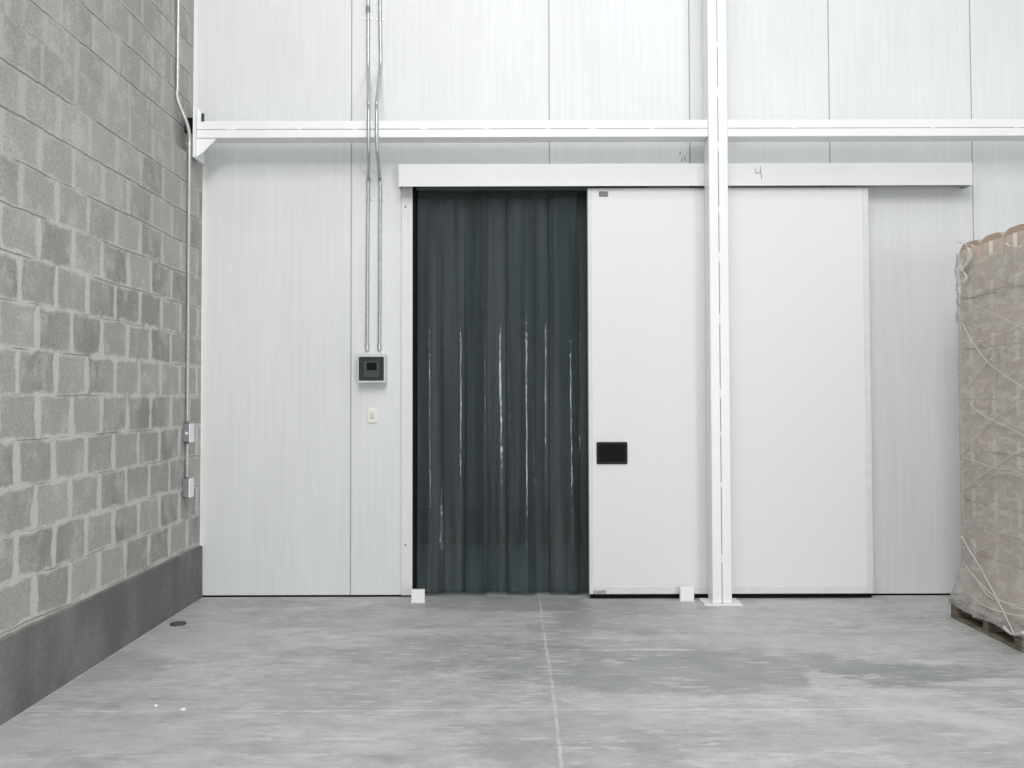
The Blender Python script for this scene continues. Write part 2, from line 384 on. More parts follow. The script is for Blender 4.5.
# floor channel trim at the foot of the panel wall
o = mesh('trim_1', box(XL + 0.017, ox0 - 0.075, YW - 0.004, YW + 0.03, 0, 0.013), m_dark); tag(o, 'thin dark sealing strip under the left wall panels', 'trim', kind='structure')
o = mesh('trim_2', box(PY(660, 500, YW).x, XR, YW - 0.004, YW + 0.03, 0, 0.013), m_dark); tag(o, 'thin dark sealing strip under the right wall panels', 'trim', kind='structure')
# corner flashing
bm = box(XL, XL + 0.014, YW - 0.02, YW, 0.02, ZLEDGE - 0.01)
o = mesh('trim_3', bm, m_white); tag(o, 'thin pale corner flashing between block wall and panels', 'trim', kind='structure')
bm = box(XU, XU + 0.006, YW - 0.02, YW, ZLEDGE + 0.01, ZTOP)
o = mesh('trim_4', bm, m_white); tag(o, 'thin pale corner flashing above the steel beam', 'trim', kind='structure')

# door frame casing: thing with jamb + inner lining
fx0 = PY(401.5, 400, YW).x
fr = thing('door_frame', 'narrow white door casing left of dark strip curtain, held by screws', 'door frame', (fx0, YW, 0))
mesh('jamb', box(fx0, ox0 + 0.001, YW - 0.018, YW - 0.0005, 0.012, oz, 0.002), m_trim, fr)
mesh('lining', box(ox0 + 0.0005, ox0 + 0.022, YW - 0.008, YW + 0.13, 0.004, oz, 0.001), m_dark, fr)
for py in (207, 545):
    p = PY(405.5, py, YW - 0.018)
    mesh('screw', cyl((p.x, p.y + 0.002, p.z), (p.x, p.y - 0.003, p.z), 0.006, 10), m_boltd, fr)

# ================================================================== STRIP CURTAIN
YC = YW + 0.07
cur = thing('strip_curtain', 'dark green translucent plastic strip curtain hanging in the doorway', 'curtain', ((ox0 + ox1) / 2, YC, 0))
zr = PY(500, 190.5, YC).z
mesh('hanging_rail', box(ox0 + 0.024, ox1 - 0.004, YC - 0.045, YC - 0.038, zr - 0.006, zr + 0.022, 0.001), simple('dull_rail', (0.12, 0.15, 0.15), 0.4, 0.3), cur)
x = ox0 + 0.024; k = 0
# px where each strip is centred; widths vary a little because they overlap
# centre px, width, where its sheen runs, sideways swing at the foot, forward kick at the foot
strips = [(429, 0.20, 425, -0.22, 0.035), (451, 0.21, 459, -0.05, 0.02), (474, 0.20, 495, 0.10, 0.03), (497, 0.22, 505, -0.25, 0.0), (521, 0.21, 531, 0.12, 0.045),
          (541, 0.20, 545, 0.14, 0.0), (564, 0.22, 572, -0.2, 0.035), (583, 0.20, 583, 0.05, 0.04), (604, 0.21, 610, 0.1, 0.05), (624, 0.21, 630, 0.1, 0.05), (638, 0.20, 640, 0.1, 0.05)]
for k, (cpx, w, spx, drift, kick) in enumerate(strips):
    cx = PY(cpx, 400, YC).x
    if k == 0: cx = ox0 + 0.026 + w / 2
    lay = (k % 2) * 0.020 - 0.012
    rnd = random.Random(40 + k); sag = rnd.uniform(0.013, 0.021); yaw = 0.157 - (spx - cpx) * 0.00724 / (w * w / 8 / sag)
    wav = rnd.uniform(0, 6)
    bm = bmesh.new(); NX, NZ = 16, 70; grid = []
    ztop = zr - 0.004
    for j in range(NZ + 1):
        z = ztop + (0.018 - ztop) * j / NZ; t = j / NZ; row = []
        tw = yaw + drift * max(0, t - 0.45) ** 1.5 * 1.6 + 0.012 * math.sin(wav + t * 7)
        sg = sag * (0.35 + 0.65 * min(1, t * 6)) * (1 - 0.25 * max(0, t - 0.6))
        for i in range(NX + 1):
            u = i / NX * 2 - 1; xx = u * w / 2
            yy = -sg * (1 - u * u) + 0.004 * math.sin(u * 5 + wav) * min(1, t * 3)
            yy += 0.0018 * noise.noise(Vector((xx * 9 + k, z * 1.6, 0)))
            X = xx * math.cos(tw) - yy * math.sin(tw) ; Y = xx * math.sin(tw) + yy * math.cos(tw)
            X = max(ox0 + 0.024 - cx, min(ox1 - 0.004 - cx, X))
            row.append(bm.verts.new((cx + X, YC + lay + Y + 0.012 - kick * (max(0, t - 0.5) / 0.5) ** 2, z)))
        grid.append(row)
    for j in range(NZ):
        for i in range(NX): bm.faces.new((grid[j][i], grid[j][i + 1], grid[j + 1][i + 1], grid[j + 1][i]))
    o = mesh('curtain_strip', bm, m_pvc, cur, smooth=True)
    md = o.modifiers.new('thickness', 'SOLIDIFY'); md.thickness = 0.002; md.offset = 0

# ================================================================== SLIDING DOOR
YLf, YLb = 7.925, 8.00
lx0 = PY(588.5, 400, YLf).x; lx1 = PY(871.5, 400, YLf).x; lz0 = 0.034; lz1 = PY(700, 188, YLf).z
dr = thing('door_1', 'large white sliding door leaf with black recessed pull handle', 'door', ((lx0 + lx1) / 2, YLf, 0)); dr['kind'] = 'structure'
mesh('leaf', box(lx0 + 0.004, lx1 - 0.004, YLf + 0.004, YLb, lz0 + 0.01, lz1, 0.003), m_leaf, dr)
e = 0.045
mesh('edge_profile', box(lx0, lx0 + 0.028, YLf, YLb + 0.003, lz0, lz1 + 0.002, 0.004), m_alu, dr)
mesh('edge_profile', box(lx1 - e, lx1, YLf, YLb + 0.003, lz0, lz1 + 0.002, 0.004), m_alu, dr)
mesh('edge_profile', box(lx0 + 0.0285, lx1 - e - 0.0005, YLf, YLb + 0.003, lz0, lz0 + 0.055, 0.004), m_alu, dr)
mesh('edge_profile', box(lx0 + 0.0285, lx1 - e - 0.0005, YLf, YLb + 0.003, lz1 - 0.012, lz1 + 0.002, 0.003), m_alu, dr)
mesh('floor_gap_shade', box(lx0 + 0.01, lx1 - 0.01, YLf + 0.025, YLb - 0.01, 0.004, lz0 + 0.002), m_dark, dr)  # dark strip standing in for the shade in the gap under the leaf
mesh('corner_cap', box(lx0 + 0.03, lx0 + 0.12, YLf - 0.003, YLf + 0.01, lz0 + 0.002, lz0 + 0.028, 0.002), simple('worn_cap', (0.40, 0.40, 0.37), 0.6, var=0.3, sc=60), dr)
# handle
a, b = PY(596.5, 442, YLf), PY(627.5, 464, YLf)
hd = mesh('pull_handle', None or box(a.x, b.x, YLf - 0.010, YLf + 0.003, b.z, a.z, 0.008, 3), m_blackrim, dr)
bm = box(a.x + 0.016, b.x - 0.016, YLf - 0.0125, YLf - 0.009, b.z + 0.018, a.z - 0.014, 0.0015)
mesh('recess', bm, m_black, hd)
mesh('grip_bar', box(a.x + 0.11, a.x + 0.125, YLf - 0.017, YLf - 0.012, b.z + 0.022, a.z - 0.018, 0.002), m_black, hd)
a, b = PY(599, 191.3, YLf), PY(608, 196.5, YLf)
mesh('maker_plate', box(a.x, b.x, YLf - 0.001, YLf + 0.005, b.z, a.z, 0.0015), m_grey, dr)

# track cover
YH = 7.875
hx0 = PY(399, 175, YH).x; hx1 = PY(972, 172, YH).x; hz1 = PY(700, 163.5, YH).z; hz0 = PY(700, 185.7, YH).z
tc = thing('track_cover', 'long white metal cover boxing the sliding door track', 'door track', ((hx0 + hx1) / 2, YH, hz0))
mesh('cover_box', prism([(YH, hz0), (YH, hz1), (YW - 0.001, hz1), (YW - 0.001, hz1 - 0.004), (YH + 0.004, hz1 - 0.004), (YH + 0.004, hz0)], 'x', hx0, hx1), m_header, tc)
mesh('end_plate', box(hx0 - 0.003, hx0 - 0.0002, YH, YW - 0.001, hz0, hz1), m_header, tc)
mesh('end_plate', box(hx1 + 0.0002, hx1 + 0.003, YH, YW - 0.001, hz0, hz1), m_header, tc)
mesh('track_rail', box(hx0 + 0.02, hx1 - 0.02, YH + 0.045, YH + 0.14, hz0 + 0.03, hz0 + 0.06, 0.003), m_galvbox, tc)
def mark(strokes, Y, parent, r=0.0025):
    for s in strokes:
        pts = [PY(px, py, Y) for px, py in s]
        mesh('pencil_mark', tube(smoothpath(pts, 3), r, 5), m_pencil, parent)
mark([[(755.8, 169), (755.6, 172.8), (758, 173), (760.8, 172)], [(760.3, 166.5), (760.6, 171), (761.3, 175), (761.6, 179)]], YH - 0.0006, tc, 0.0030)
wm = thing('pencil_scribble', 'faint pencil scribble on wall panel above track cover, left of column', 'writing', PY(682, 158, YW))
mark([[(680.5, 151.5), (679.8, 155.5)], [(682, 158), (681.6, 162)], [(684.6, 156), (685, 161)]], YW - 0.001, wm, 0.003)

# ================================================================== STEEL COLUMN AND BEAMS
yc0, yc1 = 7.68, 7.86
pc = PY(722.3, 594, yc0); cxm = pc.x; hw = 0.0665
col = thing('steel_column', 'white steel box column standing on plate before sliding door', 'column', (cxm, (yc0 + yc1) / 2, 0))
mesh('channel', box(cxm - hw, cxm - 0.0015, yc0, yc1, 0.011, ZTOP, 0.006, 2), m_steel, col)
mesh('channel', box(cxm + 0.0015, cxm + hw, yc0, yc1, 0.011, ZTOP, 0.006, 2), m_steel, col)
mesh('base_plate', box(cxm - 0.125, cxm + 0.135, yc0 - 0.025, yc1 + 0.04, 0, 0.011, 0.002), m_steel, col)
z = 0.12
rb = random.Random(3)
def bead_run(parent, p0, p1, nrm, n):
    p0, p1 = Vector(p0), Vector(p1)
    for i in range(n):
        t = (i + 0.3 + 0.5 * rb.random()) / n; c = p0.lerp(p1, t); d = (p1 - p0).normalized(); L = rb.uniform(0.03, 0.09)
        pts = [c + d * (L * (q - 0.5)) + Vector(nrm) * 0.001 * rb.random() for q in (0, .25, .5, .75, 1)]
        mesh('weld_bead', tube(pts, [0.002, 0.0045, 0.005, 0.0045, 0.002], 8), m_steel, parent, smooth=True)
bead_run(col, (cxm, yc0 + 0.002, 0.15), (cxm, yc0 + 0.002, 4.4), (0, -1, 0), 11)

bz1 = PY(460, 120.3, yc0 + 0.01).z; bz0 = PY(460, 137.3, yc0 + 0.01).z; bzm = PY(460, 128.9, yc0 + 0.01).z
def beam(x0, x1, label):
    b = thing('steel_beam', label, 'beam', ((x0 + x1) / 2, (yc0 + yc1) / 2, bz0), 'white steel beams running from the column')
    mesh('channel', box(x0, x1, yc0 + 0.012, yc1 - 0.004, bzm + 0.0015, bz1, 0.005, 2), m_steel, b)
    mesh('channel', box(x0, x1, yc0 + 0.010, yc1 - 0.002, bz0, bzm - 0.0015, 0.005, 2), m_steel, b)
    bead_run(b, (x0 + 0.1, yc0 + 0.012, bzm), (x1 - 0.1, yc0 + 0.012, bzm), (0, -1, 0), 8)
    return b
bl = beam(XL + 0.053, cxm - hw - 0.001, 'white steel beam between block wall and column')
br = beam(cxm + hw + 0.001, XR - 0.01, 'white steel beam running right from column above boxes')
# wall bracket carrying the left beam
yb = (yc0 + yc1) / 2
bk = thing('beam_bracket', 'white gusseted steel bracket fixing beam end to block wall', 'bracket', (XL, yb, bz0))
zp0 = PY(195, 158, yc0).z; zp1 = PY(195, 106.5, yc0).z
mesh('wall_plate', box(XL + 0.036, XL + 0.052, yc0 - 0.03, yc1 + 0.02, zp0, zp1, 0.002), m_steel, bk)
gx = lambda px: PY(px, 130, yc0).x
mesh('upper_gusset', prism([(XL + 0.0525, bz1 + 0.001), (XL + 0.0525, zp1 - 0.004), (gx(201), PY(201, 112, yc0).z), (gx(203.5), bz1 + 0.001)], 'y', yc0 + 0.02, yc0 + 0.030), m_steel, bk)
mesh('lower_gusset', prism([(XL + 0.0525, bz0 - 0.001), (gx(216), bz0 - 0.001), (gx(203), PY(203, 151, yc0).z), (XL + 0.0525, zp0 + 0.015)], 'y', yc0 + 0.02, yc0 + 0.030), m_steel, bk)
pb = PY(203.3, 115.5, yc0 + 0.02)
mesh('bolt', cyl((pb.x, pb.y - 0.01, bz1 + 0.0005), (pb.x, pb.y - 0.01, bz1 + 0.052), 0.011, 6), m_boltd, bk)
for dy in (-0.02,):
    mesh('plate_gap_shade', box(XU + 0.001, XL + 0.0355, yc0 + 0.14, yc1, PY(191, 134, yc1).z, PY(191, 119, yc1).z), m_dark, bk)  # dark block standing in for the shadowed gap behind the wall plate

# ================================================================== ELECTRICAL
def conduit(pts, r, label, couplings, clamps, group=None, coupling_dark=()):
    p0 = Vector(pts[-1]); t = thing('electrical_conduit', label, 'conduit', p0, group)
    mesh('pipe', tube(smoothpath(pts, 8), r, 14), m_galv, t, smooth=True)
    for c, d, mt in couplings: mesh('coupling', cyl(c - d * 0.022, c + d * 0.022, r + 0.003, 16), mt, t, smooth=False)
    for c, ax, wy in clamps:
        # strap saddle over the pipe with two ears
        bm = bmesh.new(); w = r + 0.002
        if ax == 'x': box(c.x - w - 0.016, c.x + w + 0.016, wy - 0.003, wy, c.z - 0.007, c.z + 0.007, bm=bm)
        else: box(wy, wy + 0.003, c.y - w - 0.016, c.y + w + 0.016, c.z - 0.007, c.z + 0.007, bm=bm)
        mesh('clamp', bm, m_galv, t)
        mesh('clamp', cyl(c - Vector((0, 0, 0.007)), c + Vector((0, 0, 0.007)), w, 14), m_galv, t)
    return t
r = 0.0125; ya = YW - r - 0.002; yf = yc0 - r - 0.006
U = Vector((0, 0, 1))
def run(pxs, label, clamps_py, coup):
    pts = []
    for px, py, Y in pxs: pts.append(PY(px, py, Y))
    cl = [(PY(px, py, ya), 'x', YW - 0.0005) for px, py in clamps_py]
    cp = [(PY(px, py, ya), U, mt) for px, py, mt in coup]
    return conduit(pts, r, label, cp, cl, 'conduits down to the breaker box')
ybox = YW - 0.030
run([(368.2, -150, ya), (368.2, -40, ya), (368.2, 20, ya), (368.2, 60, ya), (368.3, 72, ya - 0.03), (368.4, 98, yf + 0.02), (368.6, 112, yf), (368.6, 146, yf), (368.5, 158, yf + 0.06), (368.4, 176, ya - 0.02), (368.2, 188, ya), (367.8, 240, ya), (367.4, 300, ya), (367, 350, ya)],
    'thin grey conduit, left of the pair above breaker box', [(368, 18), (368.4, 199)], [(368, 9.5, m_galvbox), (367.1, 347, m_galv)])
run([(379.4, -150, ya), (379.8, -40, ya), (380.2, 20, ya), (380.8, 60, ya), (380.0, 72, ya - 0.03), (377.2, 98, yf + 0.02), (376.6, 112, yf), (377, 146, yf), (378, 158, yf + 0.06), (379.6, 176, ya - 0.02), (380.2, 188, ya), (380, 240, ya), (379.8, 300, ya), (379.5, 350, ya)],
    'thin grey conduit, right of the pair above breaker box', [(380.2, 19), (380.3, 199)], [(379.5, 347, m_galv)])
# conduit down the block wall
rl = 0.0125; xa = XL + rl + 0.004; xu_ = XU + rl + 0.004
yl = PX(188.3, 300, xa).y
ptsl = [Vector((xu_, yl, z)) for z in (ZTOP - 0.3, 5.5, 4.6, 3.95, 3.72)]
ptsl = [PX(178.6, y_, xu_) for y_ in (-120, -40, 30, 85)]; yl2 = ptsl[1].y
ptsl = [Vector((xu_, yl2, p.z)) for p in ptsl] + [Vector((xu_, yl2, PX(179, 100, xu_).z)), Vector((xa - 0.01, (yl + yl2) / 2, PX(184, 120, xa).z)), Vector((xa, yl, PX(187.5, 137, xa).z)), Vector((xa, yl, PX(188, 155, xa).z))] + [Vector((xa, yl, z)) for z in (2.6, 2.0, 1.5)]
zb1, zb2 = PX(189, 424, xa).z, PX(189, 441.5, xa).z
zc1, zc2 = PX(189, 478, xa).z, PX(189, 496, xa).z
ptsl.append(Vector((xa, yl, zb1 + 0.001)))
conduit(ptsl, rl, 'long thin conduit running down the block wall near corner', [], [(Vector((xa, yl, PX(188, 143, xa).z)), 'y', XL), (Vector((xa, yl, PX(188, 391, xa).z)), 'y', XL)])
t = conduit([Vector((xa, yl, zb2 - 0.001)), Vector((xa, yl, (zb2 + zc1) / 2)), Vector((xa, yl, zc1 + 0.001))], rl, 'short conduit linking the two junction boxes on block wall', [], [])
m_cov = simple('box_cover', (0.90, 0.90, 0.89), 0.4)
def jbox(za, zb_, label, knob):
    t = thing('junction_box', label, 'electrical box', (XL, yl, zb_), 'junction boxes on the block wall')
    mesh('box_body', box(XL + 0.0005, XL + 0.041, yl - 0.052, yl + 0.052, zb_, za, 0.004), m_galvbox, t)
    mesh('cover', box(XL + 0.0415, XL + 0.050, yl - 0.050, yl + 0.050, zb_ - 0.003, za + 0.003, 0.002), m_cov, t)
    if knob:
        mesh('knockout', cyl((XL + 0.028, yl - 0.0525, (za + zb_) / 2), (XL + 0.028, yl - 0.057, (za + zb_) / 2), 0.010, 14), m_white, t)
jbox(zb1, zb2, 'upper of two grey junction boxes with white cover on block wall', True)
jbox(zc1, zc2, 'lower of two grey junction boxes with white cover on block wall', False)
# breaker box
a, b = PY(357.5, 354, YW - 0.10), PY(385.5, 383, YW - 0.10)
bb = thing('breaker_box', 'small grey breaker box with dark smoked cover below conduits', 'breaker box', ((a.x + b.x) / 2, YW, b.z))
m_bb = simple('breaker_grey', (0.62, 0.63, 0.62), 0.4)
mesh('housing', box(a.x, b.x, YW - 0.085, YW - 0.0005, b.z, a.z, 0.006, 2), m_bb, bb)
mesh('rim', prism([(a.x, b.z), (a.x, a.z), (b.x, a.z), (b.x, b.z)], 'y', YW - 0.0995, YW - 0.0855, 0.004), m_bb, bb)
dv = mesh('smoked_door', box(a.x + 0.010, b.x - 0.012, YW - 0.106, YW - 0.0998, b.z + 0.018, a.z - 0.020, 0.004), m_smoke, bb)
mesh('inner_panel', box(a.x + 0.045, b.x - 0.045, YW - 0.1085, YW - 0.1062, b.z + 0.042, a.z - 0.052, 0.001), m_smoke2, dv)
mesh('breaker_window', box(a.x + 0.066, b.x - 0.062, YW - 0.1105, YW - 0.1086, b.z + 0.092, a.z - 0.062, 0.001), m_black, dv)
# switch
a, b = PY(367, 408, YW - 0.01), PY(377.6, 422.8, YW - 0.01)
sw = thing('light_switch', 'small cream wall switch plate below the breaker box', 'switch', ((a.x + b.x) / 2, YW, b.z))
mesh('plate', box(a.x, b.x, YW - 0.011, YW - 0.0005, b.z, a.z, 0.004, 2), m_cream, sw)
mesh('rocker', box(a.x + 0.022, b.x - 0.022, YW - 0.016, YW - 0.0112, b.z + 0.03, a.z - 0.03, 0.003), simple('rocker', (0.70, 0.69, 0.62), 0.35), sw)

# ================================================================== FLOOR GUIDES
def guide(pa, pb, Y, label):
    a, b = PY(*pa, Y), PY(*pb, Y)
    t = thing('floor_guide', label, 'door guide', ((a.x + b.x) / 2, Y + 0.02, 0), 'white guides at foot of the sliding door')
    mesh('guide_block', box(a.x, b.x, Y, Y + 0.05, 0.004, a.z, 0.004, 2), m_white, t)
    mesh('foot_plate', box(a.x - 0.004, b.x + 0.004, Y - 0.006, Y + 0.058, 0, 0.004), m_white, t)
guide((411.2, 590), (424.6, 601), 7.80, 'small white plastic block on floor left of curtain foot')
guide((680.3, 587), (694.2, 598), 7.84, 'small white plastic block on floor just left of column')

# ================================================================== PALLET LOAD
px0, px1, py0, py1 = PZ(950.5, 617).x + 0.0, 0, 0, 0
py1 = PZ(950.5, 617).y; px0 = PZ(985, 635).x; py0 = PZ(1017.5, 652.5).y; px1 = px0 + 1.2
pal = thing('wooden_pallet', 'weathered wooden pallet under the film wrapped boxes', 'pallet', ((px0 + px1) / 2, (py0 + py1) / 2, 0))
LY = py1 - py0
for i in range(3):
    x0 = px0 + 0.01 + i * (1.2 - 0.12) / 2
    mesh('bottom_board', box(x0, x0 + 0.10, py0, py1, 0, 0.018, 0.002), m_wood, pal)
    for j in range(3):
        y0 = py0 + 0.004 + j * (LY - 0.108) / 2
        mesh('block', box(x0 + 0.002, x0 + 0.098, y0, y0 + (0.062 if j == 1 else 0.10), 0.0182, 0.088, 0.002), m_wood, pal)
    mesh('stringer_board', box(x0, x0 + 0.10, py0, py1, 0.0882, 0.103, 0.002), m_wood, pal)
for j in range(7):
    y0 = py0 + j * (LY - 0.10) / 6
    mesh('deck_board', box(px0, px1, y0, y0 + 0.10, 0.1032, 0.120, 0.002), m_wood, pal)
bx0 = px0 + 0.078; nrow = 7; bh = 0.319; bw = 0.372; by1 = py1 - 0.065; bd = (by1 - (py0 - 0.01)) / 3
dep = ['farthest from camera', 'middle of the side', 'nearest the camera']
rowname = ['bottom row', 'second row up', 'third row up', 'fourth row up', 'fifth row up', 'second row from top', 'top row']
# prototype
pb_ = thing('cardboard_box', 'x', 'box', (0, 0, 0), 'cardboard boxes on the pallet')
cw, cdp, ch = bw - 0.006, bd - 0.006, bh - 0.003
bm = bmesh.new()
box(-cw / 2, cw / 2, -cdp / 2, cdp / 2, 0, ch, bm=bm)
bmesh.ops.subdivide_edges(bm, edges=list(bm.edges), cuts=4, use_grid_fill=True)
for v in bm.verts:
    fx, fy, fz = 1 - abs(v.co.x / (cw / 2)), 1 - abs(v.co.y / (cdp / 2)), 1 - abs(v.co.z / ch * 2 - 1)
    if abs(abs(v.co.y) - cdp / 2) < 1e-4 and fz > .05: v.co.y += math.copysign(0.0015, v.co.y) * fx * fz
bmesh.ops.bevel(bm, geom=[e for e in bm.edges if e.is_boundary or (len(e.link_faces) == 2 and e.calc_face_angle(0) > 1.0)], offset=0.004, segments=2, affect='EDGES')
mesh('carton', bm, m_card, pb_)
# tape over the lid, down both ends (faces -x and +x)
for s in (-1, 1):
    bm = bmesh.new()
    box(min(s * cw / 2, s * (cw / 2 + 0.001)), max(s * cw / 2, s * (cw / 2 + 0.001)), -0.024, 0.024, ch - 0.09, ch - 0.002, bm=bm)
    mesh('tape', bm, m_tape, pb_)
    bm = bmesh.new()
    box(min(s * cw / 2, s * (cw / 2 + 0.001)), max(s * cw / 2, s * (cw / 2 + 0.001)), -0.024, 0.024, 0.002, 0.08, bm=bm)
    mesh('tape', bm, m_tape, pb_)
first = True; rj = random.Random(11)
for i in range(3):
    for j in range(3):
        if i > 0 and j < 2: continue
        for k in range(nrow):
            if first: o = pb_
            else:
                o = pb_.copy(); C.objects.link(o)
                for ch_ in proto_children:
                    c = ch_.copy(); C.objects.link(c); c.parent = o
            if first: proto_children = list(pb_.children)
            first = False
            yy = by1 - bd * (j + 0.5)
            o.location = (bx0 + bw * (i + 0.5) + rj.uniform(-0.002, 0.002), yy, 0.121 + bh * k)
            if k == nrow - 1: o.location.z += 0.001
            o.rotation_euler = (0, 0, rj.uniform(-0.004, 0.004))
            if i == 0: o['label'] = f'brown cardboard box in {rowname[k]} of wrapped pallet, {dep[j]}'
            else: o['label'] = f'brown cardboard box in {rowname[k]} on front face of pallet, ' + ('middle column' if i == 1 else 'right column')
ztopbox = 0.121 + bh * nrow
# bulging upper flaps on the top row are part of those boxes
for o in list(C.objects):
    if o.get('category') == 'box' and abs(o.location.z - (0.121 + bh * 6 + 0.001)) < 1e-3:
        bm = bmesh.new(); N = 10; vs = []
        for a_ in range(N + 1):
            u = a_ / N * 2 - 1; zz = ch + 0.004 + 0.034 * (1 - abs(u) ** 5)
            vs.append([bm.verts.new((s * (cw / 2 - 0.004), u * (cdp / 2 - 0.004), zq)) for s in (-1, 1) for zq in ((ch + 0.001, zz) if s == -1 else (zz, ch + 0.001))])
        for a_ in range(N):
            for q in range(4): bm.faces.new((vs[a_][q], vs[a_][(q + 1) % 4], vs[a_ + 1][(q + 1) % 4], vs[a_ + 1][q]))
        bm.faces.new(vs[0][::-1]); bm.faces.new(vs[-1])
        f = mesh('lid_flap', bm, m_cardtop); f.parent = o

# stretch film
fx0_, fx1_ = bx0 - 0.008, bx0 + 3 * bw + 0.008; fy0_, fy1_ = by1 - 3 * bd - 0.008, by1 + 0.008
wrap = thing('stretch_wrap', 'clear wrinkled stretch film wrapped around the stack of boxes', 'plastic wrap', ((fx0_ + fx1_) / 2, (fy0_ + fy1_) / 2, 0.1))
per = []
def seg(a, b, n):
    for i in range(n): per.append((a[0] + (b[0] - a[0]) * i / n, a[1] + (b[1] - a[1]) * i / n))
seg((fx0_, fy0_), (fx0_, fy1_), 48); seg((fx0_, fy1_), (fx1_, fy1_), 16); seg((fx1_, fy1_), (fx1_, fy0_), 16); seg((fx1_, fy0_), (fx0_, fy0_), 40)
ccx, ccy = (fx0_ + fx1_) / 2, (fy0_ + fy1_) / 2
bm = bmesh.new(); rows = []; NZ = 110; ft = ztopbox - 0.085
for j in range(NZ + 1):
    row = []
    for (x_, y_) in per:
        far = max(0, 1 - abs(x_ - fx0_) * 6) * max(0, 1 - (fy1_ - y_) * 7)
        zt = ft + 0.075 * far + 0.012 * noise.noise(Vector((x_ * 5, y_ * 5, 0)))
        z0 = 0.088 + 0.016 * noise.noise(Vector((x_ * 6, y_ * 6, 4)))
        t = j / NZ; z_ = z0 + (zt - z0) * (t ** 1.15)
        fl = max(0, min(1, (0.40 - z_) / 0.28)) ** 1.6          # film flares out to the pallet rim
        sx = 1 if x_ > ccx else -1; sy = 1 if y_ > ccy else -1
        ox = 0; oy = 0
        nn = noise.noise(Vector((x_ * 3, y_ * 3, z_ * 9))) + 0.5 * noise.noise(Vector((x_ * 9, y_ * 9, z_ * 25)))
        wv = 0.0045 * nn + 0.004
        onx = abs(x_ - fx0_) < 1e-6 or abs(x_ - fx1_) < 1e-6; ony = abs(y_ - fy0_) < 1e-6 or abs(y_ - fy1_) < 1e-6
        if onx: ox = sx * (wv + fl * 0.072); oy = (y_ - ccy) / (fy1_ - ccy) * fl * 0.045
        if ony:
            oy = sy * (wv + fl * 0.045 + (0.02 if sy < 0 else 0) * 0)
            if not onx: ox = (x_ - ccx) / (fx1_ - ccx) * fl * 0.072
        if far > 0: ox -= 0.010 * far * (1 if 1.9 < z_ else 0) * abs(noise.noise(Vector((x_ * 20, y_ * 20, z_ * 14)))) * 2
        row.append(bm.verts.new((x_ + ox, y_ + oy, z_)))
    rows.append(row)
n = len(per)
for j in range(NZ):
    for i in range(n): bm.faces.new((rows[j][i], rows[j][(i + 1) % n], rows[j + 1][(i + 1) % n], rows[j + 1][i]))
o = mesh('film', bm, m_film, wrap, smooth=True)
md = o.modifiers.new('thickness', 'SOLIDIFY'); md.thickness = 0.0008; md.offset = 0
XS = fx0_ - 0.016
def strand(pts, r=0.004, mat=None, name='film_strand', flare=False):
    P = []
    for i, (px, py) in enumerate(pts):
        X = XS - (0.07 * max(0, min(1, (py - 560) / 70)) if flare else 0)
        P.append(PX(px, py, X))
    P = smoothpath(P, 8)
    rr = [r * (0.75 + 0.5 * abs(noise.noise(p * 9))) for p in P]
    mesh(name, tube(P, rr, 7), mat or m_strand, wrap, smooth=True)
st = [[(961.5, 322), (972, 341), (986, 360), (1003, 374), (1028, 391)], [(968, 386), (980, 371), (994, 356), (1010, 344), (1028, 333)],
      [(969, 402), (980, 413), (992, 420), (1008, 427), (1028, 438)], [(963, 452), (978, 434), (992, 419), (1010, 408), (1028, 399)],
      [(963, 457), (980, 463), (996, 468), (1010, 469), (1028, 477)], [(964, 489), (978, 478), (994, 467), (1010, 456), (1028, 447)],
      [(967, 515), (973, 497), (982, 483), (995, 474), (1010, 473), (1028, 480)], [(963, 470), (980, 468), (996, 465), (1028, 470)],
      [(962, 520), (990, 528), (1028, 540)], [(963, 300), (990, 312), (1028, 330)], [(964, 345), (990, 338), (1028, 322)], [(964, 560), (985, 548), (1028, 540)]]
for i, s in enumerate(st): strand(s, 0.0027 if i < 6 else 0.0017)
strand([(961.5, 536), (970, 551), (977, 562), (986, 578), (996, 597), (1006, 617), (1014, 634)], 0.005, m_strand, flare=True)
strand([(971, 572), (985, 588), (1000, 600), (1028, 611)], 0.004, flare=True)
strand([(965, 565), (980, 585), (990, 597), (1010, 604), (1028, 606)], 0.0035, flare=True)
strand([(966, 592), (985, 606), (1006, 613), (1026, 617)], 0.0045, flare=True)
strand([(988, 415), (991, 400), (996, 382), (999, 362), (997, 350), (992, 350), (986, 368)], 0.0016, m_folddk, 'film_crease')
strand([(961.5, 297), (975, 298), (990, 291), (1004, 287), (1028, 285)], 0.0022, m_folddk, 'film_crease')
# crumpled tail at the far top corner
def crumple(pts, w, seed, name='film_fold'):
    P = smoothpath([PX(px, py, XS + 0.004) for px, py in pts], 6); bm = bmesh.new(); rows = []
    for i, p in enumerate(P):
        f = math.sin(math.pi * (0.12 + 0.88 * (1 - abs(i / (len(P) - 1) * 2 - 1)) * 0.5)); row = []
        for k in range(9):
            u = (k / 8 * 2 - 1) * w * f
            q = Vector((p.x, p.y + u, p.z + 0.3 * u)); nn = noise.noise(q * 55 + Vector((seed, 0, 0))); n2 = noise.noise(q * 130 + Vector((0, seed, 0)))
            row.append(bm.verts.new(q + Vector((-0.004 - abs(nn) * 0.022 - 0.006 * n2, 0.010 * n2, 0.012 * nn))))
        rows.append(row)
    for i in range(len(rows) - 1):
        for k in range(8): bm.faces.new((rows[i][k], rows[i][k + 1], rows[i + 1][k + 1], rows[i + 1][k]))
    o = mesh(name, bm, m_fold, wrap); md = o.modifiers.new('thickness', 'SOLIDIFY'); md.thickness = 0.0015; md.offset = 0
